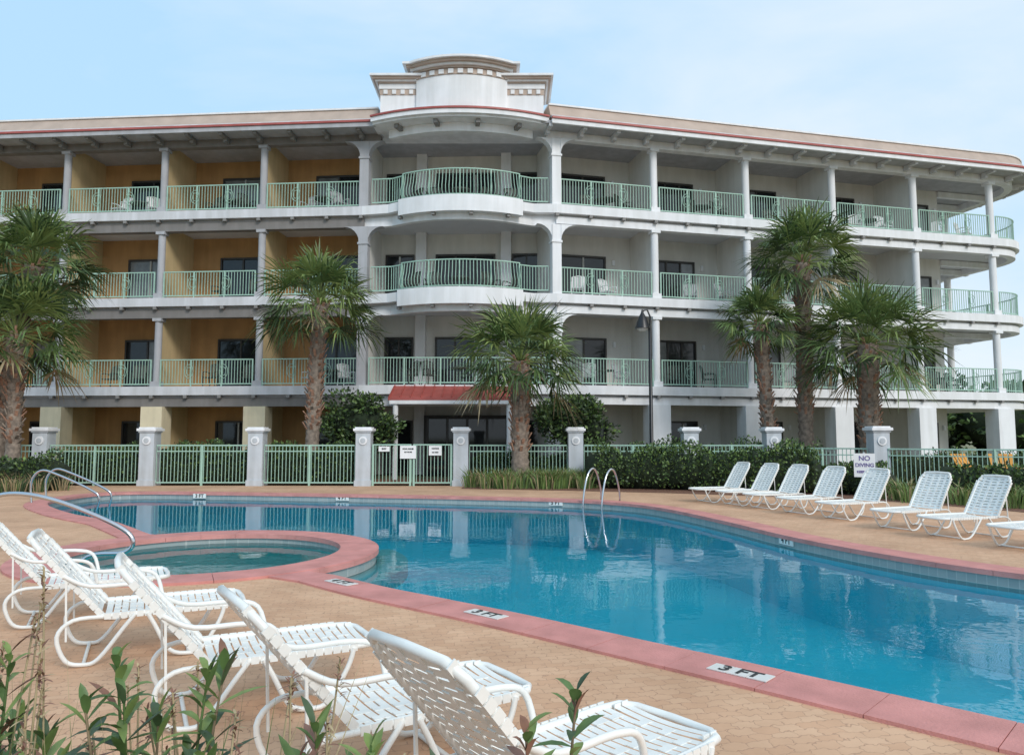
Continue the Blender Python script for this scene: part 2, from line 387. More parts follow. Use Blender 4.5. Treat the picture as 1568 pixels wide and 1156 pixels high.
for i,z in enumerate(zf):
    zt=(zf[i+1]-.75) if i<2 else ROOFB-.3
    zt2=(zf[i+1]-.68) if i<2 else ROOFB-.3
    for k in range(1,8):
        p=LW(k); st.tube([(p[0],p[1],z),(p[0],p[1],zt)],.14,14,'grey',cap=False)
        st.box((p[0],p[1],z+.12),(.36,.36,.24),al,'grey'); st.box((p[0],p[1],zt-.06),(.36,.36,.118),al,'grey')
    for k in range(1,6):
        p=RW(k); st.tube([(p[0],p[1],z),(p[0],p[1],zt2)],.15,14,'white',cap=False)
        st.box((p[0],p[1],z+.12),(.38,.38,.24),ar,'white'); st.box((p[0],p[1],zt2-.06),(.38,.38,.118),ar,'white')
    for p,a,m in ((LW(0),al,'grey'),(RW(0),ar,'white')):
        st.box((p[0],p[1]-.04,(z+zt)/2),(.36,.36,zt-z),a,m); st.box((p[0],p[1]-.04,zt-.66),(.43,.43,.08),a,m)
        for sg in (1,-1): bracket((p[0]+sg*.17,p[1]-.04),sg*math.cos(a),sg*math.sin(a),zt,.6,m)
for k in range(1,8):
    p=LW(k); st.box((p[0],p[1]+.05,1.35),(.86,.7,2.69),al,'cream')
for k in range(1,6):
    p=RW(k); st.box((p[0],p[1]+.05,1.38),(.86,.7,2.76),ar,'white')
for p in ((-5.6,28.3),(1.6,28.05)): st.box((p[0],p[1],1.35),(.5,.5,2.69),0,'white')
EP=[RW(0),RW(5.1)]+endarc
RO=offs([LW(7),LW(0),RW(0),RW(5.1)]+endarc,.95)
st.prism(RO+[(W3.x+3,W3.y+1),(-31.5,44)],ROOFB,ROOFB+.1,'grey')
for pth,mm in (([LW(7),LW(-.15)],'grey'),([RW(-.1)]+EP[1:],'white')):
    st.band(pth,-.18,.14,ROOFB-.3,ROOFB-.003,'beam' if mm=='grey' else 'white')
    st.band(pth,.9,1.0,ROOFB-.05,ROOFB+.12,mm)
    st.band(pth,.88,1.05,ROOFB+.123,ROOFB+.20,'red')
    st.band(pth,.80,.98,ROOFB+.203,ROOFB+.27,'edge')
    st.sweep(pth,[(-1.2,ROOFB+.27),(.90,ROOFB+.27),(.78,ROOFB+.32),(.5,ROOFB+.84),(-1.2,ROOFB+.84)],'tan')
    st.band(pth,-1.3,.56,ROOFB+.844,ROOFB+.91,'white')
    for p,dd in resample(pth,1.365):
        nr=Vector((dd.y,-dd.x)); a=math.atan2(dd.y,dd.x)
        q=p+nr*.52; st.box((q.x,q.y,ROOFB-.065),(.15,.68,.12),a,'bracket' if mm=='grey' else 'edge')
        q=p+nr*.3; st.box((q.x,q.y,ROOFB-.18),(.148,.30,.11),a,'bracket' if mm=='grey' else 'edge')
br=arcp(-5.3,1.35,27.2,.8)
st.prism(br+[(1.2,29),(-5.2,29)],ROOFB-.03,ROOFB+.2,'white')
st.band(br,-.5,.12,ROOFB+.05,ROOFB+.22,'white'); st.band(br,-.5,.17,ROOFB+.222,ROOFB+.29,'red')
st.prism(arcp(-5.2,1.25,27.2,.72)+[(1.2,29),(-5.2,29)],ROOFB+.2,ROOFB+.36,'white')
b2=arcp(-4.75,.8,27.7,.75)
st.band(b2,-.3,0,ROOFB-.36,ROOFB-.033,'white')
for p,dd in resample(b2[2:-2],1.5):
    nr=Vector((dd.y,-dd.x)); q=p+nr*.2; st.box((q.x,q.y,ROOFB-.11),(.16,.4,.15),math.atan2(dd.y,dd.x),'bracket')
for x0,x1 in ((-5.0,-3.3),(-.5,1.2)):
    xc=(x0+x1)/2
    st.box((xc,28.0,ROOFB+.8),(x1-x0,1.7,1.2),0,'white')
    st.box((xc,28.0,ROOFB+1.22),(x1-x0+.04,1.74,.22),0,'tan')
    st.box((xc,28.0,ROOFB+1.44),(x1-x0+.10,1.8,.2),0,'white')
    zz=ROOFB+1.54
    for i,(e,h) in enumerate(((.10,.05),(.18,.06),(.27,.08),(.36,.08))):
        st.box((xc,28.0,zz+h/2),(x1-x0+2*e,1.7+2*e,h-.001),0,'tan' if i%2==0 else 'white'); zz+=h
    for i in range(5): st.box((x0+.2+i*(x1-x0-.4)/4,27.11,ROOFB+1.22),(.15,.05,.16),0,'white')
dr=arcp(-3.62,-.18,27.0,.5,18)
st.prism(dr+[(-.2,28.9),(-3.6,28.9)],ROOFB+.2,ROOFB+1.95,'white')
st.band(dr,-.3,.03,ROOFB+1.62,ROOFB+1.84,'tan')
for p,dd in resample(dr,.36):
    nr=Vector((dd.y,-dd.x)); q=p+nr*.04; st.box((q.x,q.y,ROOFB+1.73),(.2,.05,.17),math.atan2(dd.y,dd.x),'white')
zz=ROOFB+1.85
for i,(e,h) in enumerate(((.10,.07),(.20,.08),(.32,.09),(.44,.08))):
    e1=offs(dr,e); st.prism([(e1[0][0]-e*.6,e1[0][1])]+e1+[(e1[-1][0]+e*.6,e1[-1][1]),(-.2+e,29),(-3.6-e,29)],zz,zz+h,'tan' if i%2==0 else 'white'); zz+=h+.001
st.prism([(-30,34),(WP[2][0],32),(17,36.5),(17,44),(-30,44)],0,13.3,'beige')
for z in (zf[1]-.42,zf[2]-.42,ROOFB-.02):
    for k,o in ((0,0),(1,1.6),(2,3.2)):
        a=Vector(WP[3])+lf*o; bq=a+dv*3.2; st.bar((a.x,a.y,z-.14),(bq.x,bq.y,z-.14),.22,.26,'white')
for z0,z1 in zip(zf,[zf[1]-.68,zf[2]-.68,ROOFB-.3]):
    for o in (3.0,7.0):
        q=Vector(endarc[-2])+lf*o; st.tube([(q.x,q.y,z0),(q.x,q.y,z1)],.16,12,'white',cap=False)
st.obj('structure',HB)
dw=MB(['frame','glass','curtain','dark','wframe','sign'])
def door(p,a,z,wd,h,panes=2):
    Mx=Matrix.Translation((p[0],p[1],z))@Matrix.Rotation(a,4,'Z')
    def bx(x,y,zz,sx,sy,sz,m): dw.box(None,(sx,sy,sz),0,m,Mx@Matrix.Translation((x,y,zz)))
    bx(0,-.05,h-.04,wd,.10,.08,'frame'); bx(0,-.05,.03,wd,.10,.06,'frame')
    for sx in (-1,1): bx(sx*(wd/2-.035),-.05,h/2,.07,.10,h-.15,'frame')
    for i in range(1,panes): bx(-wd/2+wd*i/panes,-.045,h/2,.07,.08,h-.15,'wframe' if random.random()<.3 else 'frame')
    cur=random.choice([0,0,1,0,2,3])
    for i in range(panes):
        m='curtain' if (cur==1 and i==0) or (cur==2 and i==panes-1) or cur==3 else 'glass'
        bx(-wd/2+wd*(i+.5)/panes,-.02,h/2,wd/panes-.07,.03,h-.15,m)
    bx(wd/2+.35,-.06,1.95,.1,.12,.22,'sign')
for i,z in enumerate(levels):
    hh=2.2
    for k in range(0,7):
        A=Vector(LW(k+1));B=Vector(LW(k)); p=A.lerp(B,.57)+inl*2.3; door(p,al,z,2.0,hh)
    for k in range(0,5):
        A=Vector(RW(k));B=Vector(RW(k+1)); p=A.lerp(B,.46)+inr*2.3; door(p,ar,z,2.0,hh,3 if k%2 else 2)
    a0=Vector(WP[1]);a1=Vector(WP[2]); aa=math.atan2((a1-a0).y,(a1-a0).x)
    for t,wd,pn in ((.13,1.2,2),(.52,2.5,3),(.88,1.2,2)):
        p=a0.lerp(a1,t); door(p,aa,z,wd,hh,pn)
dw.obj('doors_and_windows',HB)
pi=MB(['white'])
for z,t in zip(levels,tops):
    for tt in (.26,.76):
        p=a0.lerp(a1,tt); pi.box((p.x,p.y-.18,(z+t)/2),(.42,.34,t-z-.01),aa,'white')
pi.obj('bay_piers',HB)
rl=MB(['mint'])
def seg(a,b,g0=.2):
    a=Vector(a);b=Vector(b);d=(b-a).normalized(); a=a+d*g0;b=b-d*g0; o=Vector((d.y,-d.x))*.1; return [tuple(a+o),tuple(b+o)]
for fi,z in enumerate(zf):
    for k in range(7): railing(rl,seg(LW(k+1),LW(k)),z+.03,1.07)
    for k in range(5): railing(rl,seg(RW(k),RW(k+1)),z+.03,1.07)
    if fi:
        railing(rl,[(-5.45,28.15),FLAT[0],bayarc[0]],z+.1,1.05,post=0); railing(rl,[bayarc[-1],FLAT[1],(1.4,28.0)],z+.1,1.05,post=0)
        railing(rl,offs(bayarc,.06),z+.1,1.1,.13,.026,belly=.13,post=1.2)
    else: railing(rl,[(-5.45,28.05),(-4.65,27.95),(.75,27.9),(1.4,27.93)],z+.03,1.07)
    railing(rl,[seg(RW(5),RW(6))[0],tuple(pE+Vector((.235,-.972))*.1)]+offs(endarc,.1),z+.03,1.07)
    for (A,B) in [(LW(k+1),LW(k)) for k in range(5)]+[(RW(k),RW(k+1)) for k in range(5)]:
        A=Vector(A);B=Vector(B);dd=(B-A).normalized();nr=Vector((dd.y,-dd.x))*.125
        for t in (.33,.67):
            c=A.lerp(B,t)+nr
            for rr in (.17,.10):
                rl.tube([(c.x+dd.x*rr*math.cos(q*.524),c.y+dd.y*rr*math.cos(q*.524),z+.62+rr*1.6*math.sin(q*.524)) for q in range(12)],.012,4,'mint',closed=True)
rl.obj('balcony_railings',HB)
aw=MB(['red','white','dark','frame','glass'])
aw.sweep([(-4.45,26.5),(.15,26.5)],[(0,2.84),(0,2.94),(-1.3,3.46),(-1.4,3.46),(-1.4,2.84)],'red')
for i in range(13):
    x=-4.4+i*.375; aw.bar((x,26.5,2.96),(x,27.8,3.48),.03,.05,'red')
aw.box((-2.15,26.56,2.77),(4.5,.12,.13),0,'white')
for x in (-4.2,-.1): aw.tube([(x,26.65,0),(x,26.65,2.75)],.1,12,'white')
aw.box((-1.85,29.9,1.2),(3.4,.1,2.4),0,'dark')
for x in (-3.0,-2.2,-1.4,-.6): aw.box((x,29.8,1.15),(.7,.06,2.2),0,'glass'); aw.box((x-.4,29.79,1.15),(.07,.1,2.3),0,'frame')
aw.obj('entrance_awning',HB)

def chair_mesh(m):
    c=MB([m])
    for x in(-.25,.25):
        c.tube([(x,-.25,0),(x,-.27,.42),(x,-.25,.64),(x,.0,.66),(x,.2,.62)],.022,5,m); c.tube([(x,.28,0),(x,.2,.4),(x,.3,.95)],.022,5,m)
    c.tube([(-.25,.3,.95),(0,.33,1.0),(.25,.3,.95)],.022,5,m)
    c.box((0,-.02,.42),(.5,.48,.03),0,m)
    for i in range(6): x=-.2+i*.08; c.bar((x,.2,.43),(x,.31,.96),.055,.012,m)
    return c.mesh('patio_chair')
cm=[chair_mesh('chair'),chair_mesh('grey'),chair_mesh('white')]
tb=MB(['chair']); tb.tube([(0,0,.68),(0,0,.72)],.42,20,'chair'); tb.tube([(0,0,0),(0,0,.68)],.03,8,'chair'); tb.tube([(0,0,0),(0,0,.02)],.2,16,'chair'); tbm=tb.mesh('patio_table')
random.seed(21)
for z in zf:
    for (A,B,a,inn) in [(LW(k+1),LW(k),al,inl) for k in range(5)]+[(RW(k),RW(k+1),ar,inr) for k in range(5)]:
        if random.random()<.15: continue
        A=Vector(A);B=Vector(B); me=random.choice([cm[0],cm[0],cm[1],cm[2]])
        t=R(.25,.55)
        for dt,rr in ((0,-.5),(.34,.5)):
            p=A.lerp(B,t+dt)+inn*R(.5,1.0); place(me,'patio_chair',None,(p.x,p.y,z),a+rr+R(-.5,.5))
        if random.random()<.6:
            p=A.lerp(B,t+.17)+inn*.8; place(tbm,'patio_table',None,(p.x,p.y,z))
    for x in (-3.9,-3.1,-.8,0): place(cm[0],'patio_chair',None,(x,R(28.1,28.6),z),R(-1,1))
    place(tbm,'patio_table',None,(-2.0,28.2,z))

# ------------------------------------------------------------ fence
def fpost(x,y,rz=0,h=1.66):
    p=MB(['post','white'])
    p.box((0,0,h/2),(.46,.46,h),0,'post'); p.box((0,0,.09),(.52,.52,.18),0,'post')
    p.box((0,0,h+.025),(.52,.52,.05),0,'post'); p.box((0,0,h+.09),(.60,.60,.08),0,'white'); p.box((0,0,h+.15),(.5,.5,.04),0,'white')
    p.tube([(0,-.23,h-.25),(0,-.265,h-.25)],.13,18,'white'); p.tube([(0,-.26,h-.25),(0,-.28,h-.25)],.08,14,'post')
    return p.obj('fence_post',None,(x,y,0),rz)
FP=[(-18.3,23.3),(-14.75,23.4),(-11.45,23.5),(-8.05,23.5),(-4.65,23.4),(-1.6,23.4),(2.0,23.45),(5.6,23.4),(8.15,23.3),(10.6,21.5),(15.2,18.2),(19.5,15)]
for x,y in FP: fpost(x,y)
fn=MB(['mint'])
for i,(a,b_) in enumerate(zip(FP,FP[1:])):
    if i==4: continue
    hh=1.28 if i<8 else 1.2
    railing(fn,seg(a,b_,.27),0.0,hh,.115,.018,post=0)
    s_=seg(a,b_,.27); fn.sweep(s_,[(-.015,hh-.22),(.015,hh-.22),(.015,hh-.19),(-.015,hh-.19)],'mint')
    mid=Vector(s_[0]).lerp(Vector(s_[1]),.5); fn.box((mid.x,mid.y,hh/2),(.06,.06,hh),0,'mint')
fn.obj('pool_fence')
gt=MB(['mint'])
for x0,x1 in ((-4.38,-3.15),(-3.1,-1.87)):
    railing(gt,[(x0,23.3),(x1,23.3)],0,1.3,.115,.018,post=0)
    for x in (x0+.03,x1-.03): gt.box((x,23.3,.65),(.06,.06,1.3),0,'mint')
gt.obj('pool_gate')
def signb(name,x,y,z,w_,h,rz,m='sign',txt=None):
    e=emp(name,(x,y,z)); e.rotation_euler=(0,0,rz); s=MB([m]); s.box((0,0,0),(w_,.015,h),0,m)
    s.obj('panel',e)
    if txt:
        for i,t in enumerate(txt): text(t[0],(0,-.012,t[1]),t[2],0,e,math.pi/2,t[3])
    return e
signb('gate_sign',-3.25,23.24,1.05,.5,.4,0,'sign',[('POOL RULES',.1,.06,'ink'),('NO GLASS',0,.05,'ink')])
signb('gate_sign',-2.4,23.24,1.1,.4,.3,0,'sign',[('NOTICE',.06,.06,'ink'),('NO PETS',-.06,.05,'ink')])
signb('gate_sign',-4.0,23.24,1.15,.34,.16,0,'sign',[('EXIT',0,.07,'ink')])
sd=signb('no_diving_sign',9.0,19.0,.8,.50,.6,-.35,'sign',[('NO',.17,.17,'purple'),('DIVING',.0,.13,'purple'),('KEEP OUT',-.17,.08,'purple')])
pp=MB(['post']); pp.box((0,.05,-.22),(.05,.05,1.1),0,'post'); pp.obj('pole',sd)

# ------------------------------------------------------------ lamp
lp=MB(['black','sign'])
lp.tube([(0,0,0),(0,0,.5),(0,0,.55),(0,0,5.2),(0,0,5.3)],[.14,.12,.07,.055,.04],12,'black')
lp.tube([(0,0,5.25),(.02,0,5.6),(-.08,0,5.85),(-.22,0,5.82),(-.25,0,5.7)],.03,8,'black')
lp.tube([(-.25,0,5.86),(-.25,0,5.72),(-.25,0,5.6),(-.25,0,5.42),(-.25,0,5.2)],[.02,.06,.13,.2,.27],16,'black')
lp.tube([(-.25,0,5.2),(-.25,0,5.12)],[.2,.12],14,'sign')
lp.obj('street_lamp',None,(4.7,25,0))

# ------------------------------------------------------------ vegetation
def palm(x,y,h,Rr,lean=(0,0),tr=.24,seed=1,nf=58):
    random.seed(seed); T=MB(['trunk','boot','pf1','pf2','pf3','dry'])
    n=int(h/.11); pts=[];rr=[]
    for i in range(n+1):
        t=i/n; pts.append((lean[0]*(t**1.5),lean[1]*t,h*t)); rr.append(tr*(1.15-.25*min(1,t*4) if t<.25 else .9+.12*t)*(1.05 if i%2 else .93)+R(-.012,.012))
    T.tube(pts,rr,12,'trunk')
    for i in range(int(n*.3),n+1):
        t=i/n; c=Vector((lean[0]*t**1.5,lean[1]*t,h*t))
        for j in range(5):
            if random.random()<.15: continue
            a=j*2*math.pi/5+i*.62+R(-.2,.2); dirv=Vector((math.cos(a),math.sin(a),0)); r0=tr*.85
            b0=c+dirv*r0; tip=c+dirv*(r0+R(.05,.16))+Vector((0,0,R(.1,.26)))
            T.bar(b0,tip,.085,.03,'boot' if random.random()<.6 else 'trunk')
    top=Vector((lean[0],lean[1],h))
    for i in range(nf):
        t=(i+.5)/nf; el=math.radians(82-118*t**1.0+R(-10,10)); az=i*2.39996+R(-.3,.3)
        D=Vector((math.cos(el)*math.cos(az),math.cos(el)*math.sin(az),math.sin(el)))
        pl=Rr*R(.36,.60); e=top+D*pl+Vector((0,0,-.06*pl*pl))
        m0=random.choices(['pf1','pf2','pf3'],[4,4 if t<.6 else 1,1 if t<.5 else 4])[0]
        if t>.95 and random.random()<.6: m0='dry'
        T.tube([top+D*.1,top+D*pl*.5+Vector((0,0,.03)),e],[.025,.018,.012],4,'pf2' if m0!='dry' else 'dry',cap=False)
        side=D.cross(Vector((0,0,1))); side=side.normalized() if side.length>.05 else Vector((1,0,0))
        side=(side*math.cos(.3)+D.cross(side)*R(-.6,.6)).normalized()
        up=side.cross(D).normalized(); nl=22; FL=Rr*R(.40,.56)
        for j in range(nl):
            a=math.radians(-95+190*(j+.5)/nl+R(-5,5)); ln=FL*(.6+.4*math.cos(a*.8))*R(.8,1.12)
            dd=(D*math.cos(a)+side*math.sin(a)-up*.22*abs(math.sin(a))+up*R(-.1,.1)).normalized()
            w0=dd.cross(up).normalized()*.028
            g1=.02*ln; p1=e+dd*ln*.6-Vector((0,0,g1)); p2=e+dd*ln-Vector((0,0,g1+ln*R(.03,.42)))
            m=m0 if random.random()<.8 else random.choice(['pf1','pf2','pf3'])
            T.add([e-w0*.4,e+w0*.4,p1+w0,p1-w0,p2],[(0,1,2,3),(3,2,4)],m)
    return T.obj('palm_tree',None,(x,y,0))
palm(-16.0,23.0,6.9,2.35,(.9,0),.25,1,60); palm(-14.9,22.2,4.6,2.4,(-.1,0),.22,2,60)
palm(-6.75,25.0,6.0,2.5,(.2,0),.25,3); palm(.25,22.9,3.85,2.5,(0,0),.28,4,62)
palm(10.3,26.0,7.7,2.45,(.05,0),.27,5); palm(8.9,25.6,5.4,1.8,(-.25,0),.22,6,44); palm(11.7,24.3,4.55,2.7,(.05,0),.33,7,62)

def leaves(mb,n,fn,size,mats,wts):
    for _ in range(n):
        c,out=fn(); s=size*R(.6,1.3)
        d=Vector((R(-1,1),R(-1,1),R(-.3,1)))+out*.8; d.normalize(); sd_=d.cross(Vector((R(-1,1),R(-1,1),R(-1,1)))).normalized()
        c=Vector(c); w=sd_*s*.3
        mb.add([c,c+d*s*.5+w,c+d*s,c+d*s*.5-w],[(0,1,2,3)],random.choices(mats,wts)[0])
def blob(mb,c,r,m,seed=0,n=10):
    vs=[];fs=[]
    for i in range(n+1):
        th=math.pi*i/n
        for j in range(2*n):
            ph=math.pi*j/n; k=1+.16*math.sin(3*ph+seed)*math.sin(2*th+seed)+.08*math.sin(7*ph+2*seed+5*th)
            vs.append((c[0]+r[0]*k*math.sin(th)*math.cos(ph),c[1]+r[1]*k*math.sin(th)*math.sin(ph),c[2]+r[2]*k*math.cos(th)))
    for i in range(n):
        for j in range(2*n): fs.append((i*2*n+j,i*2*n+(j+1)%(2*n),(i+1)*2*n+(j+1)%(2*n),(i+1)*2*n+j))
    mb.add(vs,fs,m,True)
def shrub(name,x,y,c,r,n,size=.11,trunkn=3,seed=1,wts=(4,2,4),core=.62):
    random.seed(seed); s=MB(['core','h1','h2','h3','twig'])
    if trunkn:
        for i in range(trunkn): s.tube([(R(-.15,.15),R(-.1,.1),0),(R(-.2,.2),R(-.2,.2),c*.5),(R(-.5,.5)*r[0],R(-.3,.3),c)],[.04,.035,.02],6,'twig')
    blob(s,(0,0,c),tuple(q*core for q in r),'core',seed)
    lobes=[(Vector((R(-.6,.6)*r[0],R(-.55,.55)*r[1],c+R(-.5,.6)*r[2])),R(.34,.58)) for _ in range(13)]
    def f():
        lc,lr=random.choice(lobes); d=Vector((random.gauss(0,1),random.gauss(0,1),random.gauss(0,1))).normalized()
        k=random.random()**.35*lr; return lc+Vector((d.x*r[0],d.y*r[1],d.z*r[2]))*k,d
    leaves(s,n,f,size,['h1','h2','h3'],wts); return s.obj(name,None,(x,y,0))
shrub('shrub',-5.3,26.0,2.05,(1.5,1.1,1.05),5200,.15,4,5,(3,1,5)); shrub('shrub',2.2,26.0,2.0,(1.5,1.1,1.05),5200,.15,4,6,(3,1,5))
def hedge(path,wd,h,n,seed,name='hedge',size=.09,wts=(4,2,3),hv=.12):
    random.seed(seed); s=MB(['core','h1','h2','h3'])
    pts=[p for p,_ in resample(path,.45)]
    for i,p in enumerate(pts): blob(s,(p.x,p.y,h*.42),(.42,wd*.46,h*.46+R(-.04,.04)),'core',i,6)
    P=resample(path,.02)
    def f():
        p,d=random.choice(P); nr=Vector((d.y,-d.x)); a=R(0,math.pi)
        hh=h*(1+hv*math.sin(p.x*2.3+seed)+hv*.6*math.sin(p.x*5.1))
        q=p+nr*math.cos(a)*wd*.5*R(.85,1.1); z=hh*(.08+.92*math.sin(a)**.55*R(.8,1.04)) if random.random()<.6 else hh*R(.05,.9)
        o=Vector((nr.x*math.cos(a),nr.y*math.cos(a),math.sin(a))); return (q.x+R(-.1,.1),q.y+R(-.1,.1),z),o
    leaves(s,n,f,size,['h1','h2','h3'],wts); return s.obj(name)
hedge([(2.6,22.5),(4.6,21.9),(6.6,21.0),(8.3,20.2)],1.3,1.2,9000,3)
hedge([(8.2,20.6),(9.7,19.4)],1.0,.8,3000,4)
hedge([(-14.4,24.15),(-11.8,24.15)],.8,1.15,3500,5); hedge([(-11.2,24.15),(-8.3,24.15)],.8,1.25,4200,6); hedge([(-7.8,24.15),(-4.9,24.15)],.8,1.25,4200,7)
hedge([(-1.2,24.2),(1.7,24.2)],.7,1.0,2500,8); hedge([(2.4,24.3),(10,24.2)],.9,1.3,6000,9)
hedge([(10.6,17.8),(13.5,15.6)],1.1,.9,3500,10); hedge([(12.2,24.5),(19,24.5)],.9,1.0,3000,12)
hedge([(-16.8,20.5),(-13.2,21.6)],1.6,.95,4000,13,'shrub_mass',.1,(2,1,4))
def tufts(name,pts,n,h,seed,mats=('h2','h1','dry'),wts=(5,4,2),spread=.25,w=.012,lean=(.2,.75)):
    random.seed(seed); s=MB(list(mats))
    for (x,y) in pts:
        for _ in range(n):
            a=R(0,6.28); r=R(0,spread); b0=Vector((x+r*math.cos(a),y+r*math.sin(a),0)); l=h*R(.6,1.1); o=Vector((math.cos(a),math.sin(a),0))*l*R(*lean)
            p1=b0+o*.3+Vector((0,0,l*.6)); p2=b0+o+Vector((0,0,l*R(.75,1))); fa=R(0,3.14); sd_=Vector((math.cos(fa),math.sin(fa)*.4,0))*w
            s.add([b0-sd_,b0+sd_,p1+sd_,p1-sd_,p2],[(0,1,2,3),(3,2,4)],random.choices(mats,wts)[0])
    return s.obj(name)
random.seed(3)
tufts('ornamental_grass',[(R(-1.3,2.6),R(21.9,22.9)) for _ in range(60)],45,.65,31)
tufts('ornamental_grass',[(9+t*4+R(-.4,.4),18.3-t*5+R(-.4,.4)) for t in [i/30 for i in range(31)]],40,.6,32)
tufts('ornamental_grass',[(R(-14.5,-12.6),R(20.2,21.6)) for _ in range(24)],40,.6,33,('dry','h1','h3'),(4,3,3))
random.seed(9); dt=MB(['core','h1','h2','h3'])
for i in range(26):
    x=30+i*4+R(-1,1); y=58+R(-4,4)+i*.5; hh=R(5,8); blob(dt,(x,y,hh*.5),(3.2,2.5,hh*.46),'core',i,8)
    def f():
        d=Vector((random.gauss(0,1),random.gauss(0,1),random.gauss(0,1))).normalized(); return (x+d.x*3.4,y+d.y*2.7,hh*.5+d.z*hh*.5),d
    leaves(dt,500,f,.55,['h1','h2','h3'],(4,2,3))
dt.obj('distant_trees')

# ------------------------------------------------------------ chaise lounges
def chaise(back=48,arms=False,SL=1.19,bl=.80):
    c=MB(['chaise']); r=.021; W=.31; H=.36; th=math.radians(back)
    def bk(s,y): return Vector((-s*math.cos(th),y,H+s*math.sin(th)))
    seat=[(0,-W,H),(SL-.19,-W,H),(SL-.07,-W*.94,H),(SL-.01,-W*.7,H-.005),(SL,0,H-.005),(SL-.01,W*.7,H-.005),(SL-.07,W*.94,H),(SL-.19,W,H),(0,W,H)]
    c.tube(seat,r,8,'chaise')
    bp=[bk(0,-W),bk(bl-.2,-W),bk(bl-.07,-W*.95),bk(bl,-W*.75),bk(bl+.01,0),bk(bl,W*.75),bk(bl-.07,W*.95),bk(bl-.2,W),bk(0,W)]
    c.tube(bp,r,8,'chaise')
    e=SL-1.19
    for y in (-W-.02,W+.02):
        c.tube(smooth([(1.02+e,y,H),(.98+e,y,.24),(.86+e,y,.05),(.76+e,y,.018),(.62+e,y,.06),(.45+e*.6,y,.26),(.38+e*.5,y,H)],4),.017,7,'chaise')
        c.tube(smooth([(.22,y,H),(.14,y,.26),(-.02,y,.05),(-.12,y,.018),(-.24,y,.06),(-.30,y,.24),(-.2,y,H-.01),(0,y,H)],4),.017,7,'chaise')
        if arms: c.tube(smooth([tuple(bk(.42,y)),(-.1,y*1.06,H+.24),(.2,y*1.06,H+.23),(.36,y*1.04,H+.18),(.42,y,H)],4),.017,7,'chaise')
        c.bar((-.24,y,.2),tuple(bk(.4,y)),.014,.014,'chaise')
    for x in (.76+e,-.12): c.tube([(x,-W-.02,.02),(x,W+.02,.02)],.014,6,'chaise')
    def strap(p,q,u,w_):
        n=7; vs=[]
        for i in range(n+1):
            t=i/n; P=Vector(p).lerp(Vector(q),t); P=P-Vector((0,0,1))*0.018*math.sin(math.pi*t)
            vs+= [P-Vector(u)*w_/2,P+Vector(u)*w_/2]
        c.add(vs,[(2*i,2*i+1,2*i+3,2*i+2) for i in range(n)],'chaise',True)
    x=.03; SW=.046
    while x<SL-.04:
        yy=W+.018 if x<SL-.14 else W*.85
        strap((x,-yy,H+.004),(x,yy,H+.004),(1,0,0),SW)
        for y in (-yy,yy): c.box((x,y,H),(SW,.008,.044),0,'chaise')
        x+=.056
    u=(Vector(bk(1,0))-Vector(bk(0,0))).normalized(); s=.05
    while s<bl-.01:
        yy=W+.018 if s<bl-.1 else W*.86
        strap(tuple(bk(s,-yy)),tuple(bk(s,yy)),tuple(u),SW)
        for y in (-yy,yy): c.box(None,(SW,.008,.044),0,'chaise',Matrix.Translation(bk(s,y))@Matrix.Rotation(th,4,'Y'))
        s+=.056
    for y in (-.2,-.07,.07,.2):
        dz=-.018*math.cos(y/W*1.5)
        for i in range(int((SL-.1)/.112)):
            x0=.05+i*.112+(.056 if abs(y)<.1 else 0); c.box((x0,y,H+.006+dz),(.085,.045,.004),0,'chaise')
        for i in range(int(bl/.112)):
            s0=.06+i*.112+(.056 if abs(y)<.1 else 0)
            P=bk(s0,y)+Vector((0,0,dz)); c.box(None,(.085,.045,.010),0,'chaise',Matrix.Translation(P)@Matrix.Rotation(th,4,'Y'))
    return c.mesh('lounge_chair')
ch=chaise(58); chA=chaise(50,True,1.04)
random.seed(5)
CS=.87
for (x,y,rz) in [(5.2,17.7,197),(5.6,16.9,198),(5.95,16.1,199),(6.3,15.1,199),(6.65,14.05,200),(6.95,12.6,201),(7.2,11.5,202),(7.5,10.4,203),(7.8,9.3,204)]:
    place(ch,'lounge_chair',None,(x,y,.0),math.radians(rz+R(-4,4)),CS)
def lounge_back(me,x,y,head):
    a=math.radians(90-head); dx=CS*.80*math.cos(math.radians(50)); place(me,'lounge_chair',None,(x+dx*math.cos(a),y+dx*math.sin(a),0),a,CS)
for x,y,h in [(-4.25,6.05,62),(-3.25,5.1,64),(-2.1,4.02,63),(-1.15,3.1,57),(-.33,2.38,49)]: lounge_back(chA,x,y,h)

# ------------------------------------------------------------ handrails
def rail(pts,name='pool_handrail',r=.025,m=5):
    t=MB(['chrome'])
    for P in pts: t.tube(smooth(P,m),r,10,'chrome')
    return t.obj(name)
def ladder(x,y,ang):
    t=MB(['chrome']); Mx=Matrix.Translation((x,y,0))@Matrix.Rotation(ang,4,'Z')
    for s in (-.27,.27):
        P=[Mx@Vector(p) for p in [(s,.55,0),(s,.52,.3),(s,.36,.68),(s,.18,.76),(s,-.02,.55),(s,-.16,0),(s,-.16,-.8)]]; t.tube(smooth(P,5),.024,10,'chrome')
    for z in (-.3,-.55,-.8): t.bar(Mx@Vector((-.27,-.16,z)),Mx@Vector((.27,-.16,z)),.07,.02,'chrome')
    t.obj('pool_ladder')
ladder(1.98,17.45,-.75)
rail([[(-11.0,17.1,0),(-11.02,17.1,.5),(-10.8,17.08,.75),(-10.4,17.05,.66),(-9.6,17.0,.32),(-9.4,17.0,.12),(-9.5,17.0,-.3)],
      [(-11.1,17.8,0),(-11.12,17.8,.5),(-10.9,17.78,.75),(-10.5,17.75,.66),(-9.7,17.7,.32),(-9.5,17.7,.12),(-9.6,17.7,-.3)]])
